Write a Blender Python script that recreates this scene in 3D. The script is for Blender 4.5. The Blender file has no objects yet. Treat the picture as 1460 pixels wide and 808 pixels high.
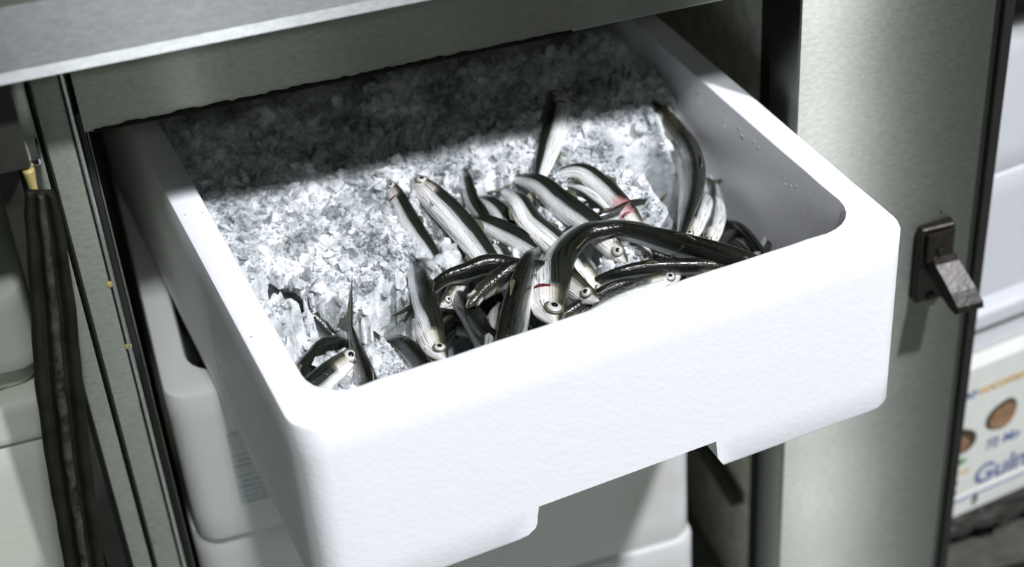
import bpy, bmesh, math, random
import numpy as np
from mathutils import Vector, Matrix, noise

# ------------------------------------------------------------------ scene, camera, light
SC = bpy.context.scene
COL = SC.collection
FLOOR = 0.62                       # height of the open box's rim corner above the room floor
YAW = 0.116425                     # the open box stands a little askew in the cabinet
CAM_C = Vector((-0.0590, -0.71077, 0.60213))
CAM_R = [(0.951763, -0.300106, -0.063897), (-0.226712, -0.547494, -0.805513), (0.206756, 0.781144, -0.589123)]
RIGHT = Vector(CAM_R[0]); UP = -Vector(CAM_R[1]); FWD = Vector(CAM_R[2])

cam_d = bpy.data.cameras.new('camera')
cam = bpy.data.objects.new('camera', cam_d)
COL.objects.link(cam)
m = Matrix((RIGHT, UP, -FWD)).transposed().to_4x4()
m.translation = CAM_C + Vector((0, 0, FLOOR))
cam.matrix_world = m
cam_d.sensor_width = 36.0
cam_d.lens = 2422.2 * 36.0 / 1460.0
cam_d.clip_start = 0.02
cam_d.dof.use_dof = True
cam_d.dof.focus_distance = 1.065
cam_d.dof.aperture_fstop = 4.5
SC.camera = cam

SC.view_settings.view_transform = 'Standard'
SC.view_settings.look = 'None'
SC.view_settings.gamma = 1.0
SC.view_settings.use_curve_mapping = False
SC.view_settings.exposure = 0.0

world = bpy.data.worlds.new('kitchen_ambient')
SC.world = world
world.use_nodes = True
world.node_tree.nodes['Background'].inputs[0].default_value = (0.80, 0.88, 0.86, 1)
world.node_tree.nodes['Background'].inputs[1].default_value = 0.03

def lamp(name, pos, target, size, power, col):
    d = bpy.data.lights.new(name, 'AREA')
    d.shape = 'DISK'; d.size = size; d.energy = power; d.color = col
    o = bpy.data.objects.new(name, d)
    COL.objects.link(o)
    p = Vector(pos) + Vector((0, 0, FLOOR)); t = Vector(target) + Vector((0, 0, FLOOR))
    o.location = p
    o.rotation_euler = (t - p).to_track_quat('-Z', 'Y').to_euler()
    return o
lamp('ceiling_lamp_key', (1.52, -1.55, 2.50), (0.2, 0.2, 0.0), 0.16, 132, (0.94, 0.935, 1.0))
lamp('ceiling_lamp_fill', (0.17, -1.60, 2.50), (0.1, 0.2, 0.0), 0.22, 52, (0.95, 0.96, 1.0))
lamp('ceiling_lamp_far', (0.22, -3.20, 2.10), (0.1, 0.2, 0.0), 0.40, 8, (0.93, 1.0, 0.96))

# ------------------------------------------------------------------ helpers
def new_obj(name, mesh, mat=None, parent=None, smooth=False):
    if mat is not None and not mesh.materials:
        mesh.materials.append(mat)
    if smooth:
        mesh.polygons.foreach_set('use_smooth', [True] * len(mesh.polygons))
    o = bpy.data.objects.new(name, mesh)
    COL.objects.link(o)
    if parent is not None:
        o.parent = parent
    return o

def pydata(name, verts, faces):
    me = bpy.data.meshes.new(name)
    me.from_pydata(verts, [], faces)
    me.update()
    return me

def empty(name, loc, rz=0.0):
    o = bpy.data.objects.new(name, None)
    COL.objects.link(o)
    o.empty_display_size = 0.02
    o.location = loc
    o.rotation_euler = (0, 0, rz)
    return o

def tag(o, label, cat, group=None, kind=None):
    o['label'] = label; o['category'] = cat
    if group: o['group'] = group
    if kind: o['kind'] = kind
    return o

def box_mesh(name, x0, x1, y0, y1, z0, z1, bev=0.0, seg=2):
    bm = bmesh.new()
    bmesh.ops.create_cube(bm, size=1.0)
    for v in bm.verts:
        v.co = Vector((x0 + (v.co.x + .5) * (x1 - x0), y0 + (v.co.y + .5) * (y1 - y0), z0 + (v.co.z + .5) * (z1 - z0)))
    if bev > 0:
        bmesh.ops.bevel(bm, geom=bm.edges[:], offset=bev, segments=seg, profile=0.5, affect='EDGES')
    me = bpy.data.meshes.new(name)
    bm.to_mesh(me); bm.free()
    return me

def prism(name, prof, y0, y1, axis='y'):
    """extrude a closed 2-D profile; axis y: profile is (x,z); axis z: (x,y); axis x: (y,z)"""
    n = len(prof); vs = []
    for t in (y0, y1):
        for a, b in prof:
            vs.append((a, t, b) if axis == 'y' else (a, b, t) if axis == 'z' else (t, a, b))
    fs = [tuple(range(n))[::-1], tuple(range(n, 2 * n))]
    for i in range(n):
        j = (i + 1) % n
        fs.append((i, j, n + j, n + i))
    me = pydata(name, vs, fs)
    bm = bmesh.new(); bm.from_mesh(me)
    bmesh.ops.recalc_face_normals(bm, faces=bm.faces[:])
    bm.to_mesh(me); bm.free()
    return me

def lathe(name, prof, n=20):
    vs = []; fs = []
    for r, z in prof:
        for i in range(n):
            a = 2 * math.pi * i / n
            vs.append((r * math.cos(a), r * math.sin(a), z))
    for k in range(len(prof) - 1):
        for i in range(n):
            j = (i + 1) % n
            fs.append((k * n + i, k * n + j, (k + 1) * n + j, (k + 1) * n + i))
    fs.append(tuple(range(n))[::-1])
    fs.append(tuple(range((len(prof) - 1) * n, len(prof) * n)))
    return pydata(name, vs, fs)

# ------------------------------------------------------------------ materials
class NT:
    def __init__(self, name):
        self.mat = bpy.data.materials.new(name)
        self.mat.use_nodes = True
        self.t = self.mat.node_tree
        self.b = self.t.nodes['Principled BSDF']
    def n(self, typ, **kw):
        nd = self.t.nodes.new(typ)
        for k, v in kw.items():
            if k.startswith('i_'):
                nd.inputs[k[2:].replace('_', ' ')].default_value = v
            else:
                setattr(nd, k, v)
        return nd
    def l(self, a, b):
        self.t.links.new(a, b)
    def set(self, **kw):
        for k, v in kw.items():
            self.b.inputs[k.replace('_', ' ')].default_value = v
        return self
    def coord(self, scale=(1, 1, 1), out='Object'):
        c = self.n('ShaderNodeTexCoord'); mp = self.n('ShaderNodeMapping')
        mp.inputs['Scale'].default_value = scale
        self.l(c.outputs[out], mp.inputs[0])
        return mp.outputs[0]
    def noise(self, scale, detail=3, rough=.55, vec=None):
        nd = self.n('ShaderNodeTexNoise')
        nd.inputs['Scale'].default_value = scale; nd.inputs['Detail'].default_value = detail; nd.inputs['Roughness'].default_value = rough
        if vec is not None: self.l(vec, nd.inputs['Vector'])
        return nd.outputs[0]
    def ramp(self, fac, stops):
        r = self.n('ShaderNodeValToRGB')
        e = r.color_ramp.elements
        while len(e) < len(stops): e.new(0.5)
        for el, (p, c) in zip(e, stops):
            el.position = p
            el.color = c if len(c) == 4 else (*c, 1)
        self.l(fac, r.inputs[0])
        return r.outputs[0]
    def rng(self, fac, a, b, c, d):
        r = self.n('ShaderNodeMapRange')
        for i, v in zip((1, 2, 3, 4), (a, b, c, d)): r.inputs[i].default_value = v
        self.l(fac, r.inputs[0])
        return r.outputs[0]
    def bump(self, h, strength, dist, prev=None):
        b = self.n('ShaderNodeBump')
        b.inputs['Strength'].default_value = strength; b.inputs['Distance'].default_value = dist
        self.l(h, b.inputs['Height'])
        if prev is not None: self.l(prev, b.inputs['Normal'])
        return b.outputs[0]

def steel(name, base=(.32, .345, .305), rough=.40, aniso=1.0, grain=1.0, dirt=0.0):
    k = NT(name).set(Metallic=1.0)
    v = k.coord((60, 60, 900))
    g = k.noise(1.0, 4, .6, v)
    v2 = k.coord((180, 180, 420))
    g2 = k.noise(1.0, 3, .6, v2)
    big = k.noise(7, 3, .5, k.coord())
    mx = k.n('ShaderNodeMix', data_type='RGBA')
    mx.inputs[6].default_value = (*[c * .70 for c in base], 1); mx.inputs[7].default_value = (*[min(1, c * 1.25) for c in base], 1)
    k.l(g2, mx.inputs[0])
    col = mx.outputs[2]
    if dirt > 0:
        md = k.n('ShaderNodeMix', data_type='RGBA')
        k.l(k.rng(k.noise(45, 4, .7, k.coord()), .60, .72, 0, dirt), md.inputs[0])
        k.l(col, md.inputs[6]); md.inputs[7].default_value = (.09, .085, .06, 1)
        col = md.outputs[2]
    k.l(col, k.b.inputs['Base Color'])
    k.l(k.rng(big, .3, .7, rough * .94, rough * 1.06), k.b.inputs['Roughness'])
    k.b.inputs['Anisotropic'].default_value = aniso
    tg = k.n('ShaderNodeTangent', direction_type='RADIAL', axis='Z')
    k.l(tg.outputs[0], k.b.inputs['Tangent'])
    k.b.inputs['Anisotropic Rotation'].default_value = .25
    n1 = k.bump(g, .12 * grain, .0006)
    k.l(k.bump(g2, .05 * grain, .0004, n1), k.b.inputs['Normal'])
    return k.mat

def plain(name, col, rough=.6, metal=0.0, var=.25, scale=60, bump=.15, bd=.001, spec=.5, vscale=(1, 1, 1)):
    k = NT(name).set(Roughness=rough, Metallic=metal)
    k.b.inputs['Specular IOR Level'].default_value = spec
    nz = k.noise(scale, 4, .6, k.coord(vscale))
    c0 = tuple(max(0, c * (1 - var)) for c in col); c1 = tuple(min(1, c * (1 + var)) for c in col)
    k.l(k.ramp(nz, [(.3, c0), (.7, c1)]), k.b.inputs['Base Color'])
    k.l(k.bump(nz, bump, bd), k.b.inputs['Normal'])
    return k.mat

def foam(name, base=(.86, .87, .90), stain=0.0, frost=.5):
    k = NT(name).set(Roughness=.55)
    vor = k.n('ShaderNodeTexVoronoi', feature='F1'); vor.inputs['Scale'].default_value = 260
    k.l(k.coord(), vor.inputs['Vector'])
    lum = k.noise(95, 4, .6, k.coord())
    big = k.noise(9, 4, .6, k.coord())
    md = k.n('ShaderNodeMix', data_type='RGBA')
    md.inputs[6].default_value = (*base, 1); md.inputs[7].default_value = (.55, .54, .42, 1)
    k.l(k.rng(big, .56, .74, 0, stain), md.inputs[0])
    k.l(md.outputs[2], k.b.inputs['Base Color'])
    n1 = k.bump(vor.outputs['Distance'], .12, .0008)
    k.l(k.bump(lum, frost * .10, .0015, n1), k.b.inputs['Normal'])
    k.l(k.rng(lum, .35, .65, .3, .65), k.b.inputs['Roughness'])
    return k.mat

M = {}
M['steel'] = steel('brushed_stainless_steel')
M['steel_post'] = steel('worn_stainless_post', (.27, .295, .25), .44, .97, 1.2, .35)
M['steel_top'] = steel('worktop_stainless', (.31, .325, .325), .47, .94, .6)
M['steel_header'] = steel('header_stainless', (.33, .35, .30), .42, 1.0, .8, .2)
M['steel_edge'] = steel('polished_highlit_edge', (.66, .70, .66), .38, .3, .5)
M['steel_dark'] = plain('dark_cabinet_steel', (.16, .17, .14), .5, .6)
M['steel_shade'] = plain('dark_steel_and_shade', (.018, .019, .014), .6)  # near-black for dark steel; also stands in for shade left of the post
M['liner'] = plain('grey_green_liner', (.66, .69, .56), .6)
M['black'] = plain('black_plastic', (.008, .008, .007), .6, bump=.05)
M['rubber'] = plain('mouldy_black_rubber', (.008, .0085, .0055), .7, var=.5, spec=.15)
M['rubber_worn'] = plain('worn_pale_rubber', (.03, .032, .022), .7, var=.9, scale=90, spec=.2)
M['foam'] = foam('white_polystyrene')
M['foam_old'] = foam('used_polystyrene', (.80, .82, .80), .35, .7)
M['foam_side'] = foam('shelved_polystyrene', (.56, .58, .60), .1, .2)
M['foam_shaded'] = foam('shade_toned_polystyrene', (.52, .56, .48), .2, .3)  # white foam with the shade of the left compartment put into its colour
M['iron'] = plain('blackened_latch_iron', (.014, .011, .008), .34, .3, var=.6, scale=180, bump=.3)
M['chrome'] = plain('scratched_chrome', (.7, .72, .7), .18, 1.0)
M['amber'] = plain('amber_plastic', (.33, .27, .10), .5)
M['floor'] = plain('grey_floor', (.20, .21, .19), .5)
M['print_blue'] = plain('blue_print', (.10, .14, .30), .6, var=.1, bump=0)
M['print_orange'] = plain('orange_print', (.55, .36, .13), .6, var=.1, bump=0)
M['print_green'] = plain('green_print', (.06, .25, .06), .6, var=.1, bump=0)
M['print_brown'] = plain('brown_print', (.26, .15, .08), .6, var=.3, scale=90, bump=0)
M['print_dark'] = plain('dark_brown_print', (.05, .035, .015), .6, var=.2, bump=0)
M['carton'] = plain('printed_white_carton', (.66, .68, .63), .6, var=.05, bump=.05)
M['plastic_bag'] = plain('grey_film', (.03, .03, .025), .35)

# label with rows of faint print
k = NT('pale_blue_label').set(Roughness=.4)
br = k.n('ShaderNodeTexBrick'); br.offset = .37
for nm, v in (('Scale', 1.0), ('Mortar Size', .22), ('Brick Width', 3.1), ('Row Height', .8)): br.inputs[nm].default_value = v
br.inputs['Color1'].default_value = (.42, .50, .53, 1); br.inputs['Color2'].default_value = (.60, .66, .68, 1); br.inputs['Mortar'].default_value = (.62, .68, .70, 1)
mp = k.n('ShaderNodeMapping'); tc = k.n('ShaderNodeTexCoord')
mp.inputs['Rotation'].default_value = (math.pi / 2, 0, 0); mp.inputs['Scale'].default_value = (160, 160, 160)
k.l(tc.outputs['Object'], mp.inputs[0]); k.l(mp.outputs[0], br.inputs['Vector'])
k.l(br.outputs[0], k.b.inputs['Base Color'])
M['label'] = k.mat

# ice
def ice_mat(name, clear, white):
    k = NT(name)
    big = k.noise(38, 3, .6, k.coord())
    nz = k.noise(150, 4, .65, k.coord())
    nz2 = k.noise(520, 3, .6, k.coord())
    ad = k.n('ShaderNodeMath', operation='MULTIPLY_ADD'); k.l(big, ad.inputs[0]); ad.inputs[1].default_value = 1.1
    hf = k.n('ShaderNodeMath', operation='MULTIPLY'); k.l(nz, hf.inputs[0]); hf.inputs[1].default_value = .8; k.l(hf.outputs[0], ad.inputs[2])
    f = k.rng(ad.outputs[0], .60, 1.30, 0, 1)
    w = white
    k.l(k.ramp(f, [(.10, (.50 * w, .55 * w, .55 * w)), (.45, (.74 * w, .79 * w, .80 * w)), (.80, (.97 * w, .98 * w, 1.0 * w))]), k.b.inputs['Base Color'])
    k.l(k.rng(f, .2, .8, clear, clear * .2), k.b.inputs['Transmission Weight'])
    k.b.inputs['IOR'].default_value = 1.31
    k.l(k.rng(nz2, .3, .7, .10, .45), k.b.inputs['Roughness'])
    n1 = k.bump(nz, .35, .003)
    k.l(k.bump(nz2, .4, .0014, n1), k.b.inputs['Normal'])
    return k.mat
M['ice'] = ice_mat('crushed_ice', .25, .84)
M['ice_clear'] = ice_mat('ice_chip', .75, .95)

# fish skin: pigment follows the body (attributes du along, dv belly to back)
def skin(name, dark=1.0, seedoff=0.0, warm=0.0):
    k = NT(name)
    dv = k.n('ShaderNodeAttribute', attribute_name='dv').outputs['Fac']
    du = k.n('ShaderNodeAttribute', attribute_name='du').outputs['Fac']
    nz = k.noise(160, 4, .6, k.coord())
    cx = k.n('ShaderNodeCombineXYZ'); k.l(du, cx.inputs[0]); k.l(dv, cx.inputs[1])
    mp = k.n('ShaderNodeMapping'); mp.inputs['Scale'].default_value = (4.5, 11, 1); k.l(cx.outputs[0], mp.inputs[0])
    oi = k.n('ShaderNodeObjectInfo')
    sc_ = k.n('ShaderNodeVectorMath', operation='ADD'); k.l(mp.outputs[0], sc_.inputs[0])
    cr = k.n('ShaderNodeCombineXYZ'); k.l(oi.outputs['Random'], cr.inputs[2])
    m9 = k.n('ShaderNodeVectorMath', operation='SCALE'); m9.inputs['Scale'].default_value = 37; k.l(cr.outputs[0], m9.inputs[0]); k.l(m9.outputs[0], sc_.inputs[1])
    stre = k.noise(1.0, 4, .6, sc_.outputs[0])
    ad = k.n('ShaderNodeMath', operation='MULTIPLY_ADD'); k.l(stre, ad.inputs[0]); ad.inputs[1].default_value = .55; k.l(dv, ad.inputs[2])
    f = k.rng(ad.outputs[0], -.72, 1.28, 0, 1)
    e = .66 - .06 * dark
    body = k.ramp(f, [(.0, (.95, .95, .93)), (.34, (.90, .92, .91)), (e - .14, (.66, .70, .69)), (e - .04, (.34, .38, .36)), (e, (.020, .025, .019)), (1.0, (.009, .010, .007))])
    head = k.ramp(f, [(.0, (.88, .86, .84)), (.44, (.82, .81, .78)), (.66, (.50, .48, .40)), (.80, (.06, .058, .04)), (1.0, (.02, .02, .012))])
    mx = k.n('ShaderNodeMix', data_type='RGBA')
    k.l(k.rng(du, .17, .23, 1, 0), mx.inputs[0]); k.l(body, mx.inputs[6]); k.l(head, mx.inputs[7])
    dk = k.n('ShaderNodeMix', data_type='RGBA', blend_type='MULTIPLY'); dk.inputs[0].default_value = 1.0
    k.l(mx.outputs[2], dk.inputs[6]); k.l(k.ramp(stre, [(.36, (.30, .31, .28)), (.47, (1, 1, 1))]), dk.inputs[7])
    col = dk.outputs[2]
    if warm > 0:
        mw = k.n('ShaderNodeMix', data_type='RGBA')
        wn = k.n('ShaderNodeMath', operation='MULTIPLY'); k.l(k.rng(k.noise(70, 3, .6, k.coord()), .42, .62, 0, warm), wn.inputs[0]); k.l(k.rng(du, .30, .42, 1, 0), wn.inputs[1])
        k.l(wn.outputs[0], mw.inputs[0]); k.l(col, mw.inputs[6]); mw.inputs[7].default_value = (.52, .24, .23, 1)
        col = mw.outputs[2]
    k.l(col, k.b.inputs['Base Color'])
    k.l(k.rng(f, .3, .6, .10, .0), k.b.inputs['Metallic'])
    k.l(k.rng(stre, .3, .7, .16, .34), k.b.inputs['Roughness'])
    k.b.inputs['Coat Weight'].default_value = .5; k.b.inputs['Coat Roughness'].default_value = .10
    vor = k.n('ShaderNodeTexVoronoi', feature='F1'); vor.inputs['Scale'].default_value = 1.0
    mp2 = k.n('ShaderNodeMapping'); mp2.inputs['Scale'].default_value = (75, 13, 1); k.l(cx.outputs[0], mp2.inputs[0]); k.l(mp2.outputs[0], vor.inputs['Vector'])
    n1 = k.bump(vor.outputs['Distance'], .35, .0007)
    n2 = k.bump(stre, .35, .0012, n1)
    k.l(k.bump(nz, .30, .0016, n2), k.b.inputs['Normal'])
    return k.mat
M['skin'] = skin('anchovy_skin')
M['skin_torn'] = skin('torn_anchovy_skin', .6, 0, .8)
M['fin'] = plain('anchovy_fin', (.10, .105, .065), .4, var=.6, scale=300)
M['jaw'] = plain('anchovy_jaw', (.72, .71, .68), .28, .3, var=.12, scale=200)
M['gill'] = plain('silver_gill_cover', (.66, .67, .64), .2, .55, var=.15, scale=160)
M['gill_red'] = plain('bloody_gill', (.13, .025, .028), .3, var=.5, scale=200)
M['eye'] = plain('fish_eye_white', (.55, .56, .52), .15, .1, var=.08)
M['pupil'] = plain('fish_pupil', (.012, .012, .012), .08, var=.2, bump=0)

# ------------------------------------------------------------------ room floor
o = new_obj('floor', box_mesh('floor', -3, 4, -3.2, 1.4, -.70, -.62), M['floor']); o['kind'] = 'structure'
o = new_obj('wall_back', box_mesh('wall_back', -3, 4, .92, 1.0, -.62, 2.3), M['liner']); o['kind'] = 'structure'

# ------------------------------------------------------------------ refrigerated counter
CT = empty('refrigerated_counter', (0, .2, -.62))
tag(CT, 'stainless steel refrigerated counter with open compartments, holding the stacked foam boxes', 'counter')
def cpart(name, me, mat, parent=CT, smooth=False):
    """mesh given in scene coordinates; moved into the counter's own frame"""
    off = Vector((0, .2, -.62)) if parent is CT else Vector((0, 0, 0))
    if parent is CT: me.transform(Matrix.Translation(-off))
    o = new_obj(name, me, mat, parent, smooth)
    return o
XL, XR = -.70, 1.10
# worktop with bull-nosed front and a turned-down fascia
prof = [(.1465, .1672), (.1432, .1672), (.1430, .1676)]
for i in range(15):                                     # broad rolled front edge
    e = math.radians(34 + 30 * i / 14)
    prof.append((.1430 + .20 * (math.cos(math.radians(34)) - math.cos(e)), .1676 + .20 * (math.sin(e) - math.sin(math.radians(34)))))
zt = prof[-1][1] + .0015
prof += [(prof[-1][0] + .012, zt), (.86, zt), (.86, .21), (.1465, .21)]
cpart('worktop', prism('worktop', prof, XL, XR, 'x'), M['steel_top'])
# header panel across the main opening with a small folded lip
prof = [(.200, .0985), (.2005, .0972), (.214, .0972), (.214, .100), (.203, .101), (.203, .2095), (.200, .2095)]
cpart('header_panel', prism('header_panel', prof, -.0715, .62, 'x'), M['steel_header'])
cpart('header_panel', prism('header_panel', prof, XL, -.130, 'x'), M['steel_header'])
# worn sealant under the header's folded lip
vs = []; fs = []
rnd = random.Random(4)
n = 90
for i in range(n + 1):
    x = -.066 + .30 * i / n
    h = .0012 + .0016 * rnd.random() * (1 if i < 70 else .4)
    vs += [(x, .1990, .0970 + h), (x, .1990, .0966), (x, .2015, .0966), (x, .2015, .0970 + h)]
for i in range(n):
    a = i * 4; b = a + 4
    for j in range(4):
        fs.append((a + j, a + (j + 1) % 4, b + (j + 1) % 4, b + j))
fs += [(0, 1, 2, 3), (n * 4 + 3, n * 4 + 2, n * 4 + 1, n * 4)]
cpart('sealant_bead', pydata('sealant_bead', vs, fs), M['rubber'])
# left post: face, groove, hinge strip, slot, second strip
def channel(x0, x1, y0, y1, z0, z1, r, n=4):
    prof = [(x0, y1), (x0, y0 + r)]
    for i in range(1, n + 1):
        a = math.pi + (math.pi / 2) * i / n
        prof.append((x0 + r + r * math.cos(a), y0 + r + r * math.sin(a)))
    for i in range(0, n + 1):
        a = 1.5 * math.pi + (math.pi / 2) * i / n
        prof.append((x1 - r + r * math.cos(a), y0 + r + r * math.sin(a)))
    prof.append((x1, y1))
    return prism('channel', prof, z0, z1, 'z')
cpart('post_edge', channel(-.0779, -.0755, .1992, .245, -.56, .2095, .0010), M['steel_edge'])  # polished bead; the edge highlight is put into its paler steel colour
cpart('post', channel(-.0962, -.0782, .2, .245, -.56, .2095, .0018), M['steel_post'])
cpart('post_strip', channel(-.1120, -.0978, .2035, .240, -.56, .2095, .0015), M['steel'])
cpart('post_strip', channel(-.1280, -.1146, .2035, .240, -.56, .2095, .0015), M['steel_shade'])  # unlit look of this strip is put into its near-black colour
cpart('shade_plate', channel(-.2300, -.1050, .1720, .1760, .0980, .1620, .0010), M['steel_shade'])  # added dark sheet standing in for the dim interior under the header
cpart('post_core', box_mesh('core', -.127, -.079, .2085, .250, -.56, .2095), M['black'])
cpart('gasket_channel', channel(-.0752, -.0715, .226, .250, -.56, .0965, .0012), M['black'])
cpart('gasket_lip', channel(-.0712, -.0700, .236, .262, -.56, .0965, .0005), M['steel_dark'])
for (x, z) in ((-.0775, -.012), (-.0757, -.062)):
    me = lathe('stain', [(.0024, 0), (.0022, .0005), (.0008, .0008)], 14)
    me.transform(Matrix.Rotation(math.pi / 2, 4, 'X')); me.transform(Matrix.Translation((x - .0015, .2000, z)))
    cpart('rust_spot', me, M['amber'])
# right mullion with a bevelled, darker return and an edge fold
prof = [(.3922, .245), (.3922, .2030), (.3926, .2017)]
for i in range(25):                                    # the pressed face is slightly bowed
    x = .3936 + (.5428 - .3936) * i / 24
    prof.append((x, .2000 + .60 * (x - .434) ** 2))
prof += [(.5440, .2104), (.5532, .2160), (.5548, .2190), (.5548, .245)]
me = prism('mullion', prof, -.56, .2095, 'z')
o = cpart('mullion', me, M['steel'], CT, True)
me.set_sharp_from_angle(angle=math.radians(25))
cpart('gap_shade_strip', channel(.3975, .4080, .205, .272, -.56, .2095, .001), M['black'])  # black strip standing in for the shadowed gap between mullion and liner
cpart('gap_shade_strip', channel(.5560, .5640, .215, .272, -.56, .2095, .001), M['black'])
# liner
cpart('liner_side', box_mesh('l', -.130, -.0830, .252, .84, -.56, .2095), M['liner'])
cpart('liner_side', box_mesh('l', .3985, .5545, .2725, .84, -.56, .2095), M['liner'])
cpart('liner_back', box_mesh('l', XL, XR, .842, .86, -.56, .2095), M['liner'])
cpart('cabinet_floor', box_mesh('l', XL, XR, .246, .841, -.575, -.5605), M['steel_dark'])
cpart('plinth', box_mesh('l', XL + .02, XR - .02, .26, .84, -.62, -.5755), M['black'])
cpart('end_panel', box_mesh('l', XL - .01, XL, .2, .86, -.56, .2095), M['steel'])
cpart('end_panel', box_mesh('l', XR, XR + .01, .2, .86, -.56, .2095), M['steel'])
# shelf runners on the right liner
for z in (-.43, -.16):
    prof = [(.3985, z), (.3985, z - .012), (.386, z - .012), (.386, z - .0105), (.3965, z - .0105), (.3965, z)]
    cpart('shelf_runner', prism('runner', prof, .285, .83, 'y'), M['steel_dark'])
# shelf in the right and left neighbouring compartments
cpart('shelf', box_mesh('l', .566, XR, .262, .83, -.512, -.505, .001), M['steel_shade'])
cpart('shelf', box_mesh('l', XL, -.131, .262, .83, -.512, -.505, .001), M['steel_shade'])

# door catch on the mullion: plate, hooked tongue, screws
st = box_mesh('strike_plate', .4950, .5235, .1925, .2035, -.1900, -.1215, .0022, 3)
st.transform(Matrix.Translation((0, .0030, 0)))
catch = cpart('door_catch', st, M['iron'])
cat_off = Vector((0, .2, -.62))
def sub(name, me, mat, parent, smooth=False):
    me.transform(Matrix.Translation(-cat_off)); return new_obj(name, me, mat, parent, smooth)
# raised socket, rim and hooked tongue (profile in y,z swept across x)
sub('catch_socket', box_mesh('sock', .4985, .5205, .1905, .1946, -.1500, -.1245, .0016, 2), M['iron'], catch)
prof = [(.1944, -.1430), (.1900, -.1455), (.1868, -.1500), (.1700, -.1655), (.1620, -.1740), (.1612, -.1790), (.1640, -.1815), (.1700, -.1795), (.1790, -.1735), (.1880, -.1640), (.1944, -.1605)]
tong = prism('tongue', prof, .5020, .5205, 'x')
for v in tong.vertices:                                   # the tongue widens and swings out to the right
    t = (.1944 - v.co.y) / .033
    v.co.x += .010 * t + (.0015 * t if v.co.x > .51 else -.001 * t)
sub('catch_tongue', tong, M['iron'], catch)
for (x, z) in ((.5090, -.1405), (.5075, -.1850)):
    me = lathe('screw', [(.0036, 0), (.0036, .0012), (.0022, .0022)], 12)
    me.transform(Matrix.Rotation(math.pi / 2, 4, 'X')); me.transform(Matrix.Translation((x, .1905 if z > -.15 else .1946, z)))
    sub('screw', me, M['iron'], catch)
me = lathe('glint', [(.0030, 0), (.0030, .0008), (.0016, .0014)], 10)
me.transform(Matrix.Rotation(math.pi / 2, 4, 'X')); me.transform(Matrix.Translation((.5135, .2052, -.1150)))
cpart('rivet', me, M['iron'])

# hinge at the top of the left post
hg = cpart('hinge', box_mesh('hinge_block', -.1180, -.0990, .176, .2034, .0955, .1010, .0012, 2), M['chrome'])
me = lathe('pin', [(.0020, 0), (.0026, .003), (.0026, .009), (.0018, .014), (.0012, .020)], 16)
me.transform(Matrix.Translation((-.1062, .176, .0995))); sub('hinge_pin', me, M['chrome'], hg, True)
me = lathe('sleeve', [(.0022, -.030), (.0024, -.012), (.0034, -.002), (.0034, 0)], 16)
me.transform(Matrix.Translation((-.1070, .174, .0960))); sub('hinge_sleeve', me, M['amber'], hg, True)

# loose door gasket hanging from the hinge: ribbed strip swept along its path
gp = [(.152, -.1105, -.0950, .0955, .0915), (.150, -.1144, -.0944, .0811, .0758), (.142, -.1244, -.0994, .0267, .0195), (.134, -.1351, -.1076, -.0311, -.0397),
      (.130, -.1430, -.1174, -.1060, -.1148), (.126, -.1479, -.1237, -.1660, -.1749), (.122, -.1518, -.1270, -.2196, -.2293), (.120, -.156, -.131, -.300, -.309)]
rib = [(0, 0), (.04, .004), (.14, .0055), (.24, .004), (.28, .0012), (.36, .0012), (.40, .0046), (.50, .0062), (.60, .0046), (.64, .0012), (.72, .0012), (.76, .004), (.87, .0055), (.96, .004), (1, 0)]
def lerp_path(t):
    i = min(int(t), len(gp) - 2); f = t - i
    f2 = f
    return [gp[i][j] * (1 - f2) + gp[i + 1][j] * f2 for j in range(5)]
def gasket(name, r0, r1, off, mat, parent):
    vs = []; fs = []; ns = 60
    rr = [q for q in rib if r0 <= q[0] <= r1]
    w = len(rr) + 2
    for s in range(ns + 1):
        y, xa, xb, za, zb = lerp_path(s / ns * (len(gp) - 1.001))
        wob = .0007 * noise.noise(Vector((s * .31, 0, 2)))
        for (u, h) in rr:
            vs.append((xa + (xb - xa) * u + wob, y - h - off, za + (zb - za) * u))
        for u in (rr[-1][0], rr[0][0]):
            vs.append((xa + (xb - xa) * u + wob, y + .0015, za + (zb - za) * u))
    for s in range(ns):
        for j in range(w):
            a = s * w + j; b = s * w + (j + 1) % w
            fs.append((a, b, b + w, a + w))
    fs.append(tuple(range(w))[::-1]); fs.append(tuple(range(ns * w, ns * w + w)))
    me = pydata(name, vs, fs)
    if parent is CT:
        return cpart(name, me, mat, CT, True)
    return sub(name, me, mat, parent, True)
gk = gasket('loose_gasket', 0, 1, 0, M['rubber'], CT)
gasket('worn_gasket_rib', .40, .60, .0004, M['rubber_worn'], gk)

# ------------------------------------------------------------------ polystyrene boxes
W, H, L = .400, .1396, .56
TS, TF = .0213, .0245
def rrect(x0, x1, y0, y1, r, k=6, n=22):
    """rounded rectangle, counter-clockwise, straights subdivided"""
    pts = []
    cs = [(x1 - r, y0 + r, -math.pi / 2), (x1 - r, y1 - r, 0), (x0 + r, y1 - r, math.pi / 2), (x0 + r, y0 + r, math.pi)]
    for ci in range(4):
        cx, cy, a0 = cs[ci]
        arc = [(cx + r * math.cos(a0 + math.pi / 2 * i / k), cy + r * math.sin(a0 + math.pi / 2 * i / k)) for i in range(k + 1)]
        pts += arc
        nx, ny, na = cs[(ci + 1) % 4]
        e = (nx + r * math.cos(na), ny + r * math.sin(na))
        for i in range(1, n):
            pts.append((arc[-1][0] + (e[0] - arc[-1][0]) * i / n, arc[-1][1] + (e[1] - arc[-1][1]) * i / n))
    return pts

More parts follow.
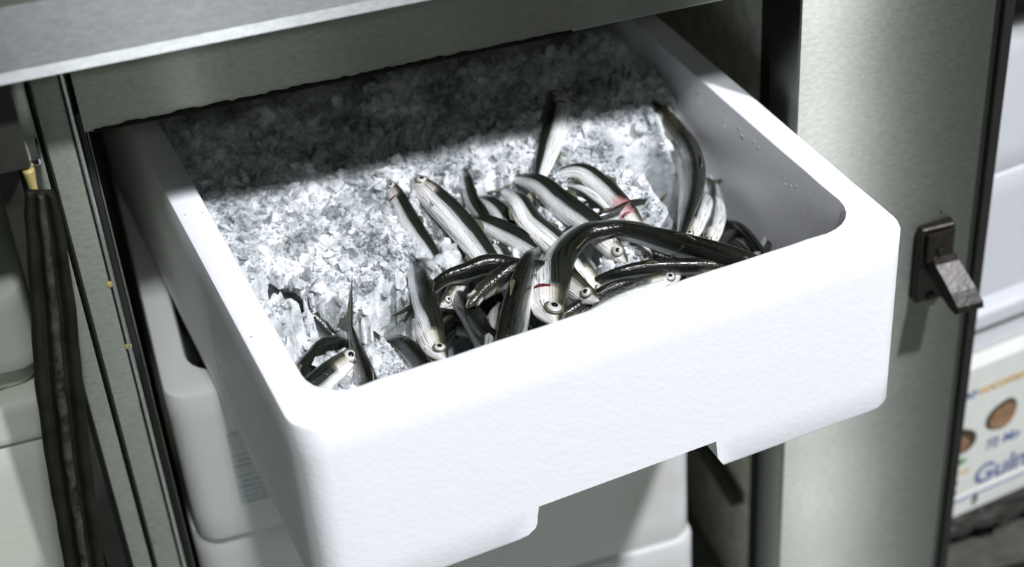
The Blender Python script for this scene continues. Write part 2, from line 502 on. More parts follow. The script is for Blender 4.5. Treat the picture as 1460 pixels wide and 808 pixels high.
def foam_box_mesh(name, W, L, H, ts, tf, seed, notch=True, chip=1.0):
    rings = []
    f = .0035
    def add(inset, r, z, rag=0.0):
        pts = rrect(inset, W - inset, inset, L - inset, max(r - inset * .5, .004))
        ring = []
        for (x, y) in pts:
            q = noise.noise(Vector((x * 38 + seed, y * 38, z * 20))) * rag * chip
            q2 = noise.noise(Vector((x * 130 + seed, y * 130, 7))) * rag * .6 * chip
            ring.append((x, y, z + q + q2))
        rings.append(ring)
    def addi(ix, iy, r, z, rag=0.0):
        pts = rrect(ix, W - ix, iy, L - iy, r)
        ring = []
        for (x, y) in pts:
            q = noise.noise(Vector((x * 45 + seed, y * 45, 3))) * rag * chip
            q2 = max(0, noise.noise(Vector((x * 28 + seed * 3, y * 28, 9))) - .45) * rag * 3 * chip
            ring.append((x, y, z + q - q2))
        rings.append(ring)
    R = .018
    add(f, R, 0); add(f * .3, R, f * .3); add(0, R, f)
    for i in range(1, 6): add(0, R, f + (H - 2 * f) * i / 6)
    add(0, R, H - f); add(f * .3, R, H - f * .3, .0003); add(f, R, H, .0005)
    rim_d = .003
    addi(ts * .55, tf * .55, R * .9, H + .0002, .0010)
    addi(ts - rim_d, tf - rim_d, .026, H, .0012); addi(ts - rim_d * .3, tf - rim_d * .3, .026, H - rim_d * .3, .0012); addi(ts, tf, .026, H - rim_d, .0010)
    for i in range(1, 5): addi(ts + .001 * i, tf + .001 * i, .026, H - rim_d - (H - .034) * i / 5)
    addi(ts + .008, tf + .008, .024, .027); addi(ts + .016, tf + .016, .02, .0245)
    n = len(rings[0]); vs = [p for r in rings for p in r]; fs = []
    for k in range(len(rings) - 1):
        for i in range(n):
            j = (i + 1) % n
            fs.append((k * n + i, k * n + j, (k + 1) * n + j, (k + 1) * n + i))
    fs.append(tuple(range(n))[::-1]); fs.append(tuple(range((len(rings) - 1) * n, len(rings) * n)))
    me = pydata(name, vs, fs)
    if notch:
        # hand-hold recess under the front edge, its left end broken away
        pf = [(.1263, -.004), (.1263, .0010), (.1290, .0022), (.1318, .0030), (.1335, .0046), (.1368, .0068), (.1384, .0105), (.1388, .0160), (.1402, .0236), (.2632, .0244), (.2645, .0100), (.2672, .0050), (.2706, -.0006), (.2706, -.004)]
        cm = prism('cut', pf, -.02, .060, 'y')
        co = bpy.data.objects.new('cut', cm); bo = bpy.data.objects.new('base', me)
        COL.objects.link(co); COL.objects.link(bo)
        md = bo.modifiers.new('b', 'BOOLEAN'); md.operation = 'DIFFERENCE'; md.object = co; md.solver = 'EXACT'
        dg = bpy.context.evaluated_depsgraph_get(); dg.update()
        me2 = bpy.data.meshes.new_from_object(bo.evaluated_get(dg))
        bpy.data.objects.remove(co); bpy.data.objects.remove(bo)
        me = me2; me.name = name
        me.materials.clear()
    return me

def foam_box(me, loc, rz, mat, label, group='polystyrene fish boxes'):
    o = new_obj('foam_fish_box', me, mat)
    o.location = loc; o.rotation_euler = (0, 0, rz)
    try:
        me.shade_smooth_by_angle if False else None
    except Exception: pass
    me.polygons.foreach_set('use_smooth', [True] * len(me.polygons))
    try: me.set_sharp_from_angle(angle=math.radians(38))
    except Exception: pass
    tag(o, label, 'foam box', group)
    return o
BOX = foam_box(foam_box_mesh('open_box', W, L, H, TS, TF, 1.7), (0, 0, -H), YAW, M['foam'], 'white polystyrene box full of ice and anchovies, pulled out of the counter')
mid = foam_box_mesh('stack_box', W, L, H, TS, TF, 5.1, False, .5)
BOX2 = foam_box(mid, (-.0630, .2330, -2 * H - .0006), 0.0, M['foam_old'], 'white polystyrene box with a pale blue label, directly under the open one')
BOX3 = foam_box(mid.copy(), (-.0665, .2420, -3 * H - .0012), .004, M['foam_old'], 'white polystyrene box third from top, half in shadow below the open box')
BOX4 = foam_box(mid.copy(), (-.0640, .2400, -4 * H - .0014), 0.0, M['foam_old'], 'white polystyrene box at the bottom of the stack, only its rim showing')
lb = new_obj('box_label', box_mesh('lab', -.027 + .063, .030 + .063, -.0006, .0002, -.2490 + 2 * H, -.1795 + 2 * H, .0002, 1), M['label'], BOX2)
lb['label'] = 'pale blue paper label with rows of print'

# neighbouring stack on the right
RY = math.radians(9)
def small_foam(x, y, z0, z1, w, l, rz, label, group, lip=.012, seed=2.0):
    me = foam_box_mesh('side_box', w, l, z1 - z0, .02, .02, seed, False, .4)
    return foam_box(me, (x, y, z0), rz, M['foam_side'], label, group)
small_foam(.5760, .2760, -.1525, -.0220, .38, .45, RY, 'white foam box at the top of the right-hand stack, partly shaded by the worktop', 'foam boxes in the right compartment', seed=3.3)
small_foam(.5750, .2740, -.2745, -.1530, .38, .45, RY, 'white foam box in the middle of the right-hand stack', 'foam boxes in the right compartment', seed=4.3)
# lid with a ledge
ld = empty('foam_lid', (.5745, .2660, -.3310), RY)
tag(ld, 'white foam lid with a protruding ledge lying on the printed carton', 'foam slab')
new_obj('lid_ledge', box_mesh('lid', -.008, .388, -.008, .455, .036, .0560, .005, 3), M['foam_side'], ld)
new_obj('lid_core', box_mesh('lid2', .0, .38, .004, .447, 0.0005, .036, .003, 2), M['foam_side'], ld)

# printed carton
CA = empty('printed_carton', (.5720, .2560, -.5045), RY)
tag(CA, 'white carton printed in blue and orange with brown food pictures, at lower right', 'carton')
new_obj('carton_body', box_mesh('carton', 0, .37, 0, .42, 0, .1725, .0012, 2), M['carton'], CA)
new_obj('carton_flap', box_mesh('flap', .001, .369, -.0012, .002, .0005, .0240, .0004, 1), M['carton'], CA)
def text_mesh(s, size, x, z, mat, name='lettering', shear=0.0, parent=None, rot=0.0, y=-.0004):
    cu = bpy.data.curves.new('t', 'FONT'); cu.body = s; cu.size = size; cu.extrude = .0002; cu.shear = shear
    cu.offset = size * .018
    to = bpy.data.objects.new('t', cu); COL.objects.link(to)
    dg = bpy.context.evaluated_depsgraph_get(); dg.update()
    me = bpy.data.meshes.new_from_object(to.evaluated_get(dg))
    bpy.data.objects.remove(to)
    me.materials.clear()
    me.transform(Matrix.Rotation(rot, 4, 'Z')); me.transform(Matrix.Rotation(math.pi / 2, 4, 'X')); me.transform(Matrix.Translation((x, y, z)))
    return new_obj(name, me, mat, parent)
def blob(name, cx, cz, rx, rz, mat, parent, seed, y=-.0004, rot=0.0):
    pts = []
    for i in range(28):
        a = 2 * math.pi * i / 28
        q = 1 + .10 * math.sin(2 * a + seed) + .06 * math.cos(3 * a + seed * 2)
        u, v = rx * q * math.cos(a), rz * q * math.sin(a)
        pts.append((cx + u * math.cos(rot) - v * math.sin(rot), cz + u * math.sin(rot) + v * math.cos(rot)))
    return new_obj(name, prism(name, pts, y, y + .0006, 'y'), mat, parent)
CARTON_PRINT = True
text_mesh('no', .016, .0150, .1395, M['print_blue'], 'lettering', .2, CA)
text_mesh('vocome', .0155, .0330, .1395, M['print_orange'], 'lettering', .2, CA)
blob('food_picture', .0640, .1040, .0150, .0185, M['print_dark'], CA, 1.0, -.0003, -.4)
b1 = blob('food_picture', .0655, .1020, .0125, .0150, M['print_brown'], CA, 1.0, -.0006, -.4)
blob('food_picture', .0190, .0930, .0190, .0150, M['print_dark'], CA, 2.0, -.0003, -.5)
blob('food_picture', .0150, .0905, .0150, .0105, M['print_brown'], CA, 2.0, -.0006, -.5)
text_mesh('72 Mo', .0150, .0490, .0690, M['print_blue'], 'lettering', .15, CA)
blob('printed_leaf', .0215, .0660, .0075, .0035, M['print_green'], CA, .4, -.0005, .2)
new_obj('printed_line', box_mesh('pl', .006, .0340, -.0005, .0001, .0520, .0545), M['print_orange'], CA)
text_mesh('Gulns', .0310, .0400, .0300, M['print_blue'], 'lettering', .1, CA, 0, -.0006)
for q, z in enumerate((.0400, .0270)):
    new_obj('printed_line', box_mesh('pl', .008, .0230, -.0005, .0001, z, z + .0035), M['print_blue'], CA)
new_obj('printed_line', box_mesh('pl', .020, .16, -.0018, -.0011, .0190, .0205), M['print_blue'], CA)
blob('carton_hole', .0440, .0130, .0028, .0065, M['print_dark'], CA, 3.0, -.0016, -.3)
# crumpled film below the carton on the shelf front
vs = []; fs = []
nx, nz = 26, 8
for i in range(nx + 1):
    for j in range(nz + 1):
        x = .570 + .20 * i / nx; z = -.5068 - .030 * j / nz * (.75 + .5 * noise.noise(Vector((i * .4, 5, 0))))
        vs.append((x, .258 + .02 * i / nx + .006 * noise.noise(Vector((i * .55, j * .6, 1))) - .008 * math.sin(j / nz * 2.4), z))
for i in range(nx):
    for j in range(nz):
        a = i * (nz + 1) + j; fs.append((a, a + nz + 1, a + nz + 2, a + 1))
me = pydata('film', vs, fs)
o = new_obj('plastic_film', me, M['plastic_bag'], smooth=True)
md = o.modifiers.new('s', 'SOLIDIFY'); md.thickness = .0006
tag(o, 'crumpled dark plastic film hanging below the printed carton', 'plastic film')

# neighbouring stack on the left
def lid_box(x0, x1, z0, z1, y0, label, name='foam_fish_box', l=.45, seed=1.0):
    me = foam_box_mesh('left_box', x1 - x0, l, z1 - z0, .02, .02, seed, False, .4)
    o = foam_box(me, (x0, y0, z0), 0, M['foam_shaded'], label, 'foam boxes in the left compartment')
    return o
lid_box(-.56, -.134, -.1000, -.0380, .252, 'shallow shaded foam box on top of the left-hand stack', seed=6.0)
lid_box(-.552, -.142, -.1240, -.1005, .268, 'recessed foam tray between two foam boxes of the left-hand stack', seed=6.6)
lid_box(-.562, -.133, -.1590, -.1245, .250, 'thin light foam tray in the middle of the left-hand stack', seed=7.0)
lid_box(-.560, -.135, -.3180, -.1600, .254, 'tall shaded foam box low in the left-hand stack', seed=8.0)
lid_box(-.560, -.135, -.5045, -.3190, .254, 'tall foam box at the very bottom of the left-hand stack', seed=9.0)

FISH = [
    ('anchovy with a red mouth and thin dark back at left end of the heap', 'H', 75, 35, 24, 'r',
     [(1172,2663,-253),(1185,2522,-263),(1196,2290,-289),(1222,2068,-320),(1250,1930,-341)]),
    ('long pale anchovy with brown head and two dark belly spots, leftmost long one', 'H', 115, 45, 34, '',
     [(1342,2637,-235),(1396,2437,-255),(1470,2180,-287),(1531,1929,-326),(1581,1671,-364),(1625,1433,-396)]),
    ('grey striped anchovy with dark back, thick end under the brown tipped dark anchovy', 'T', 80, 55, 30, '',
     [(1607,2182,-301),(1668,2028,-324),(1779,1884,-347),(1893,1713,-375)]),
    ('thin olive anchovy standing nearly upright in the ice behind the heap', 'T', 40, 20, 15, '',
     [(1718,2720,-251),(1686,2514,-272),(1661,2297,-295),(1678,2127,-320)]),
    ('small grey and white anchovy wedged left of the bright white bellied one', 'T', 85, 50, 24, '',
     [(1710,2434,-311),(1775,2255,-333),(1832,2058,-363),(1878,1897,-388)]),
    ('bright white bellied anchovy at the centre of the heap, pointed tail up', 'T', 124, 35, 32, '',
     [(1926,2331,-235),(1936,2115,-267),(1950,1875,-302),(2032,1644,-335)]),
    ('white bellied anchovy with a long dark back above the curved dark anchovy', 'T', 85, 50, 32, '',
     [(2034,2483,-239),(2123,2261,-267),(2211,2022,-304),(2319,1765,-343)]),
    ('silver anchovy lying half in the shadow, farthest back in the heap', 'H', 95, 180, 30, 'r',
     [(2639,3307,-202),(2547,3039,-202),(2390,2717,-220),(2165,2328,-260)]),
    ('torn anchovy with pink and red bloody flesh on the ice', 'T', 115, 60, 26, 'rr',
     [(2278,2457,-285),(2440,2361,-298),(2543,2163,-327),(2603,1890,-371)]),
    ('plain dark grey anchovy just below the torn bloody one', 'T', 60, 230, 26, '',
     [(2347,2424,-340),(2428,2161,-377),(2526,1875,-421)]),
    ('thick dark anchovy curving along the right inner wall of the foam box', 'H', 15, 20, 40, '',
     [(3272,3057,-325),(3335,2913,-416),(3363,2658,-518),(3205,2129,-441),(2946,1610,-355),(2808,1394,-377)]),
    ('slim silver anchovy right beside the thick dark one by the wall', 'T', 90, 170, 24, '',
     [(3404,2351,-624),(3191,1906,-500),(3004,1579,-419),(2867,1418,-437)]),
    ('silver anchovy with upright tail leaning on the right foam wall', 'T', 90, 180, 24, 'u',
     [(3449,2292,-624),(3318,1960,-584),(3121,1548,-447),(2969,1305,-425)]),
    ('small anchovy whose dark tail sticks up in the front right corner', 'T', 80, 0, 20, 'u',
     [(3654,1840,-756),(3575,1688,-774),(3395,1441,-723)]),
    ('dark anchovy deep in the right corner pit, nearer the wall', 'T', 20, 40, 24, '',
     [(3441,2069,-748),(3455,1858,-774),(3460,1582,-798)]),
    ('dark anchovy deep in the right corner pit, nearer the ice', 'T', 20, 200, 22, '',
     [(3296,1932,-707),(3358,1755,-765),(3401,1544,-804)]),
    ('long dark glossy anchovy reaching right to the front rim, upper of two', 'T', 30, 80, 30, '',
     [(2307,1702,-311),(2473,1593,-331),(2685,1430,-350),(2900,1235,-372),(3112,1022,-390)]),
    ('long dark anchovy below the patch of ice near the front rim', 'T', 25, 90, 20, '',
     [(2125,1337,-415),(2331,1270,-422),(2566,1253,-426),(2805,1181,-433),(2994,1110,-438)]),
    ('curved dark anchovy with white head and red gill, foremost in the heap', 'H', 28, 0, 38, 'rw',
     [(1747,843,-362),(1802,1088,-353),(1905,1310,-336),(2052,1501,-314),(2220,1621,-304),(2387,1623,-304)]),
    ('broad dark anchovy with brown tip beside the curved one', 'T', 15, 180, 48, '',
     [(1901,1585,-261),(1769,1374,-286),(1648,1162,-306),(1533,931,-318),(1434,719,-321)]),
    ('anchovy with a ringed silver eye right of the curved one', 'H', 84, 60, 34, 'd',
     [(2100,999,-399),(2049,1120,-391),(1994,1285,-377),(1984,1476,-357)]),
    ('anchovy head with red eye pointing left, under the pale long one', 'H', 84, 45, 36, 'rd',
     [(1288,1161,-323),(1413,1268,-312),(1566,1343,-307),(1742,1367,-306)]),
    ('dark olive anchovy lying crosswise at the edge of the left ice', 'T', 20, 100, 30, 'd',
     [(1121,1522,-337),(1245,1532,-340),(1402,1556,-338),(1585,1567,-341)]),
    ('small pale anchovy piece peeping from under the crosswise dark one', 'H', 100, 90, 20, '',
     [(1183,1420,-474),(1259,1488,-464),(1344,1585,-454)]),
    ('dark anchovy slanting down to the front rim below the red eyed head', 'T', 25, 40, 32, '',
     [(1314,1609,-439),(1333,1356,-473),(1370,1081,-500),(1401,915,-510)]),
    ('light grey anchovy standing upright between two dark ones at the front rim', 'T', 95, 0, 24, '',
     [(1548,1322,-399),(1476,1140,-417),(1375,855,-430)]),
    ('anchovy with white round head at the front rim, grey back upright', 'H', 35, 10, 27, 'w',
     [(1039,822,-420),(1027,1034,-408),(1056,1219,-395),(1079,1411,-371)]),
    ('dark anchovy in the small pit left of the white round head', 'T', 20, 45, 30, '',
     [(816,1336,-498),(880,1168,-518),(945,942,-536)]),
    ('anchovy head with big eye in the front left corner pit', 'H', 95, 120, 44, '',
     [(583,1133,-436),(450,1022,-446),(300,905,-453),(167,771,-460)]),
    ('dark anchovy in the corner pit, left of the big eyed head', 'T', 15, 110, 34, '',
     [(592,1453,-539),(436,1413,-543),(310,1298,-555),(213,1146,-573)]),
    ('dark anchovy in the corner pit, right of the big eyed head', 'T', 20, 20, 26, 'f',
     [(582,1343,-412),(566,1100,-440),(558,782,-460)]),
    ('dark anchovy showing through the ragged ice hollow by the left rim', 'T', 10, 90, 40, 'n',
     [(526,1584,-569),(389,1788,-537),(255,1979,-506),(128,2175,-479)]),
    ('white headed anchovy pressed along the front rim at right', 'H', 105, 110, 30, '',
     [(2741,1180,-493),(2557,1158,-494),(2353,1128,-493),(2163,1079,-495)]),
    ('narrow dark anchovy along the front rim below the ringed eye', 'T', 20, 100, 18, '',
     [(2643,1203,-470),(2379,1196,-470),(2142,1151,-472),(1933,1065,-474)]),
    ('white bellied stub of an anchovy under the pale long one', 'T', 110, 40, 26, '',
     [(1699,2020,-395),(1703,1831,-422),(1691,1598,-459)]),
    ('thin translucent grey anchovy on the right patch of ice', 'T', 70, 80, 18, '',
     [(2859,2002,-369),(2680,1908,-379),(2528,1851,-383),(2371,1831,-387)]),
]

# ------------------------------------------------------------------ anchovies
PH = [(0, .08), (.015, .26), (.04, .44), (.08, .66), (.14, .84), (.22, .94), (.33, 1), (.5, .99), (.65, .90), (.8, .70), (.92, .45), (1, .34)]
PB = [(0, .04), (.015, .15), (.04, .26), (.08, .38), (.14, .48), (.22, .54), (.33, .58), (.5, .55), (.65, .48), (.8, .36), (.92, .24), (1, .12)]
def interp(tab, u):
    for (a, va), (b, vb) in zip(tab, tab[1:]):
        if u <= b:
            return va + (vb - va) * (u - a) / (b - a)
    return tab[-1][1]
def catmull(P, n):
    Q = [P[0] * 2 - P[1]] + P + [P[-1] * 2 - P[-2]]
    out = []
    for i in range(1, len(Q) - 2):
        for k in range(12):
            t = k / 12
            a, b, c, d = Q[i - 1], Q[i], Q[i + 1], Q[i + 2]
            out.append(.5 * ((2 * b) + (c - a) * t + (2 * a - 5 * b + 4 * c - d) * t * t + (3 * b - a - 3 * c + d) * t ** 3))
    out.append(P[-1].copy())
    # even spacing
    ls = [0]
    for p, q in zip(out, out[1:]): ls.append(ls[-1] + (q - p).length)
    res = []; j = 0
    for i in range(n):
        s = ls[-1] * i / (n - 1)
        while j < len(ls) - 2 and ls[j + 1] < s: j += 1
        f = (s - ls[j]) / max(1e-9, ls[j + 1] - ls[j])
        res.append(out[j].lerp(out[j + 1], min(1, max(0, f))))
    return res, ls[-1]

eye_me = {}
def disc_lathe(prof, n=18):
    return lathe('eye', prof, n)
CYAW, SYAW = math.cos(YAW), math.sin(YAW)
def to_box(p): return Vector((p.x * CYAW + p.y * SYAW, -p.x * SYAW + p.y * CYAW, p.z))
def from_box(p): return Vector((p.x * CYAW - p.y * SYAW, p.x * SYAW + p.y * CYAW, p.z))
FISH_SAMPLES = []                 # (x, y, z, radius) in the open box's frame, for the ice
fish_n = 0
def anchovy(label, start, tilt, comp, wpx, flags, pts, group='anchovies in the open box', scene_pts=True, collide=True):
    global fish_n
    fish_n += 1
    rnd = random.Random(fish_n * 7 + 1)
    P = [Vector(p) * 1e-4 for p in pts]
    midp = P[len(P) // 2]
    N = (CAM_C - midp).normalized()
    dist = (CAM_C - midp).length
    t = math.radians(tilt)
    seen = math.sqrt(math.sin(t) ** 2 + (.60 * math.cos(t)) ** 2)
    a = min(.0225, max(.0100, wpx / 2422.0 * dist / seen))          # body depth
    a *= 1.24
    Lt = min(.150, max(.100, a * 6.5))
    if start == 'T' and 'u' not in flags and 'f' not in flags:        # the tail end sinks between its neighbours
        P[0] = P[0] + (P[0] - P[1]).normalized() * .006 + Vector((0, 0, -.012))
    plen = sum((q - p).length for p, q in zip(P, P[1:]))
    # carry on under the neighbours to a whole fish
    if plen < Lt * .98:
        T = (P[-1] - P[-2]).normalized()
        rest = Lt - plen; st = 3
        for i in range(st):
            T = (T + Vector((0, 0, -.7 if 'd' in flags else -.16))).normalized()
            q = P[-1] + T * (rest / st)
            if collide:
                b = to_box(q)
                b.x = min(W - TS - .012, max(TS + .012, b.x)); b.y = max(TF + .012, b.y); b.z = max(-.100, b.z)
                q = from_box(b)
            P.append(q)
    if start == 'T': P = P[::-1]
    NR, NS = 40, 20
    C, plen = catmull(P, NR)
    cv = RIGHT * math.cos(math.radians(comp)) + UP * math.sin(math.radians(comp))
    D0 = N * math.cos(t) + cv * math.sin(t)
    fr = []
    for i in range(NR):
        T = (C[min(i + 1, NR - 1)] - C[max(i - 1, 0)]).normalized()
        if 'w' in flags:                                   # the head lies on its cheek, the body rolls back up
            f = min(1.0, max(0.0, (i / (NR - 1) - .20) / .25)); f = f * f * (3 - 2 * f)
            tw = math.radians(84) * (1 - f) + t * f
            D0 = N * math.cos(tw) + cv * math.sin(tw)
        D = (D0 - T * T.dot(D0)).normalized()
        S = T.cross(D).normalized()
        fr.append((T, D, S))
    def at(u, th, off=0.0):
        x = u * (NR - 1); i = min(int(x), NR - 2); f = x - i
        c = C[i].lerp(C[i + 1], f); D = fr[i][1].lerp(fr[i + 1][1], f).normalized(); S = fr[i][2].lerp(fr[i + 1][2], f).normalized()
        h = interp(PH, u) * a * .5 + off; b = interp(PB, u) * a * .5 + off
        sn, cs = math.sin(th), math.cos(th)
        cs = math.copysign(abs(cs) ** (1.15 if sn < -.6 else .72), cs)    # flat flanks, keeled belly
        shift = .10 * a * max(0, (.1 - u) / .1)
        return c + D * (h * sn + shift) + S * (b * cs)
    base = C[NR // 2].copy()
    zlow = min(c.z for c in C)
    base.z = zlow - .004
    root = empty('anchovy', base)
    tag(root, label, 'fish', group)
    def mk(name, vs, fs, mat, parent=root, smooth=True, attrs=None):
        me = pydata(name, [v - base for v in vs], fs)
        o = new_obj(name, me, mat, parent, smooth)
        if attrs:
            for k, vals in attrs.items():
                at_ = me.attributes.new(k, 'FLOAT', 'POINT'); at_.data.foreach_set('value', vals)
        return o
    # body
    vs = []; fs = []; du = []; dv = []
    us = [.5 * (i / (NR - 1)) + .5 * (i / (NR - 1)) ** 1.5 for i in range(NR)]
    for u in us:
        for j in range(NS):
            th = 2 * math.pi * j / NS
            vs.append(at(u, th)); du.append(u); dv.append(math.sin(th))
    for i in range(NR - 1):
        for j in range(NS):
            k = (j + 1) % NS
            fs.append((i * NS + j, i * NS + k, (i + 1) * NS + k, (i + 1) * NS + j))
    vs.append(at(0, 0).lerp(at(0, math.pi), .5)); du.append(0); dv.append(.2)
    vs.append(at(1, 0).lerp(at(1, math.pi), .5)); du.append(1); dv.append(0)
    n0 = len(vs) - 2
    for j in range(NS):
        k = (j + 1) % NS
        fs.append((n0, k, j)); fs.append((n0 + 1, (NR - 1) * NS + j, (NR - 1) * NS + k))
    mk('body', vs, fs, M['skin_torn'] if 'rr' in flags else M['skin'], attrs={'du': du, 'dv': dv})
    # tail fin, forked, with two skins
    T, D, S = fr[-1]
    tl = a * (.80 if 'f' not in flags else 1.5)
    vs = []; fs = []; nA = 13; nR2 = 4
    for side in (-1, 1):
        for i in range(nA):
            s = -1 + 2 * i / (nA - 1)
            ln = tl * (.42 + .58 * abs(s) ** 1.1) * (1 + .10 * rnd.uniform(-1, 1))
            ang = s * math.radians(34)
            for r in range(nR2):
                q = r / (nR2 - 1)
                dirv = T * math.cos(ang) + D * math.sin(ang)
                p = C[-1] + D * (s * a * .13) - T * (.02 * a) + dirv * (ln * q) + S * (side * (.0005 - .0003 * q) + .0005 * (i % 2) * q)
                vs.append(p)
    m_ = nA * nR2
    for i in range(nA - 1):
        for r in range(nR2 - 1):
            q = i * nR2 + r
            fs.append((q, q + 1, q + nR2 + 1, q + nR2)); fs.append((m_ + q, m_ + q + nR2, m_ + q + nR2 + 1, m_ + q + 1))
        q = i * nR2 + nR2 - 1
        fs.append((q, q + nR2, m_ + q + nR2, m_ + q) if False else (q, m_ + q, m_ + q + nR2, q + nR2))
    mk('tail_fin', vs, fs, M['fin'], smooth=False)
    # dorsal fin
    def fin(name, u0, u1, th, ht, sweep, thick=.00035):
        vs = []; fs = []; n = 6
        for side in (-1, 1):
            for i in range(n):
                f = i / (n - 1); u = u0 + (u1 - u0) * f
                x = min(int(u * (NR - 1)), NR - 2)
                b0 = at(u, th, -.0006); T, D, S = fr[x]
                outv = (at(u, th, .01) - at(u, th, 0)).normalized()
                hh = ht * (1 - f) ** .7 + ht * .18
                vs.append(b0 + S * side * thick)
                vs.append(b0 + (outv + T * sweep).normalized() * hh + S * side * thick * .4)
        k2 = n * 2
        for i in range(n - 1):
            q = i * 2
            fs.append((q, q + 2, q + 3, q + 1)); fs.append((k2 + q, k2 + q + 1, k2 + q + 3, k2 + q + 2)); fs.append((q + 1, q + 3, k2 + q + 3, k2 + q + 1))
        fs.append((0, 1, k2 + 1, k2))
        mk(name, vs, fs, M['fin'], smooth=False)
    fin('dorsal_fin', .46, .56, math.pi / 2, a * .30, 1.6)
    fin('anal_fin', .64, .76, -math.pi / 2, a * .18, 1.4)
    for sgn in (0, 1):
        th0 = -.55 if sgn == 0 else math.pi + .55
        fin('pectoral_fin', .235, .275, th0, a * .34, 2.6)
    # head plates, jaw, gills and eyes on both flanks
    def patch(name, u0, u1, t0, t1, off, mat, nu=6, nt=7, rounded=True):
        vs = []; fs = []
        for lay in (0, 1):
            for i in range(nu):
                for j in range(nt):
                    f = i / (nu - 1); g = j / (nt - 1)
                    uu = u0 + (u1 - u0) * f
                    if rounded: uu = u0 + (u1 - u0) * f * (1 - .35 * (2 * g - 1) ** 2)
                    edge = min(1, 4 * f + .25, 4 * (1 - f) + .15, 4 * g + .15, 4 * (1 - g) + .15)
                    vs.append(at(uu, t0 + (t1 - t0) * g, (off * edge) if lay else -.0004))
        k2 = nu * nt
        for i in range(nu - 1):
            for j in range(nt - 1):
                q = i * nt + j
                fs.append((k2 + q, k2 + q + 1, k2 + q + nt + 1, k2 + q + nt)); fs.append((q, q + nt, q + nt + 1, q + 1))
        tt = [math.sin(t0 + (t1 - t0) * j / (nt - 1)) for j in range(nt)]
        mk(name, vs, fs, mat, attrs={'du': [.12] * len(vs), 'dv': (tt * nu) * 2})
    for sgn in (1, -1):
        def th(x): return x if sgn == 1 else math.pi - x
        patch('gill_cover', .125, .205, th(-1.15), th(.95), .0005, M['skin'])
        if 'r' in flags:
            patch('gill_slit', .197, .218, th(-.75), th(.15), .0007, M['gill_red'], 4, 7)
        # eye
        u = .078; te = th(.28)
        p = at(u, te, 0); nrm = (at(u, te, .005) - at(u, te, -.005)).normalized()
        r = a * .185
        rot = nrm.to_track_quat('Z', 'Y').to_matrix().to_4x4()
        def lens(name, prof, mat, parent, dz=0.0):
            me = lathe(name, prof, 18)
            me.transform(Matrix.Translation(p - base - nrm * (r * .30) + nrm * dz) @ rot)
            return new_obj(name, me, mat, parent, True)
        e = lens('eye', [(r * 1.0, 0), (r * .98, r * .28), (r * .80, r * .50), (r * .50, r * .62), (r * .01, r * .66)], M['eye'], root)
        lens('pupil', [(r * .46, r * .50), (r * .44, r * .66), (r * .30, r * .73), (r * .01, r * .75)], M['pupil'], e)
        lens('eye_ring', [(r * .95, r * .12), (r * 1.22, r * .14), (r * 1.20, r * .32), (r * 1.0, r * .36), (r * .90, r * .36)], M['fin'], e)
    patch('lower_jaw', .006, .105, -math.pi / 2 - .85, -math.pi / 2 + .85, .0006, M['jaw'], 6, 9, False)
    for i in range(0, NR, 2):
        if i > NR * .80 and 'u' not in flags and 'f' not in flags: break      # ice closes over the tail
        if 'n' in flags: break
        b = to_box(C[i]); FISH_SAMPLES.append((b.x, b.y, b.z, a * .50 * interp(PH, i / (NR - 1)) + .001))
    return root

for (lab, st, tilt, comp, w, fl, pts) in FISH:
    anchovy(lab, st, tilt, comp, w, fl, pts)
# deeper fish that fill the dark gaps of the heap
rnd = random.Random(21)
DEEP = [(.115, .120, 30, 'under the white round head at the front rim'), (.150, .135, -50, 'under the crosswise olive one'),
        (.175, .125, 80, 'under the light grey upright one'), (.200, .150, 20, 'under the broad brown tipped one'),
        (.300, .100, 40, 'under the white headed one along the front rim'), (.335, .150, 95, 'under the two silver ones by the right wall'),
        (.352, .110, 60, 'in the front right corner under the upright dark tail'), (.225, .190, -45, 'under the bright white bellied one'),
        (.255, .180, -40, 'under the plain dark grey one'), (.190, .200, -60, 'under the grey striped one'),
        (.085, .120, -35, 'between the front left corner pit and the round white head'), (.052, .190, 15, 'in the hollow by the left rim, under the half sunk one')]
for x, y, ang, where in DEEP:
    z = -.074 if x < .32 else -.092
    ca, sa = math.cos(math.radians(ang)), math.sin(math.radians(ang))
    pp = []
    for q in (-.052, -.018, .018, .052):
        bx = min(W - TS - .013, max(TS + .013, x + ca * q)); by = max(TF + .013, y + sa * q + .006 * math.sin(q * 60 + x * 50))
        v = from_box(Vector((bx, by, z + rnd.uniform(-.002, .002))))
        pp.append((v.x * 1e4, v.y * 1e4, v.z * 1e4))
    anchovy('mostly buried dark anchovy ' + where, 'H', 20, 90, 30, '', pp, 'buried anchovies of the open box')
# fish of the second box, glimpsed past the open box's flank
def px_low(lst): return lst
for lab, pts in (('dark glossy anchovy inside the labelled box below, nearest its front rim', [(-395, 2660, -1800), (-330, 2790, -1790), (-150, 2950, -1800), (150, 3050, -1820)]),
                 ('dark anchovy inside the labelled box below, along its left wall', [(-330, 2680, -1930), (-345, 3000, -1830), (-340, 3350, -1800), (-330, 3800, -1790)]),
                 ('dark anchovy inside the labelled box below, farther back from its rim', [(-300, 3300, -1750), (-180, 3200, -1760), (0, 3150, -1790), (200, 3100, -1800)])):
    anchovy(lab, 'H', 25, 60, 34, '', pts, 'anchovies in the labelled box', True, False)

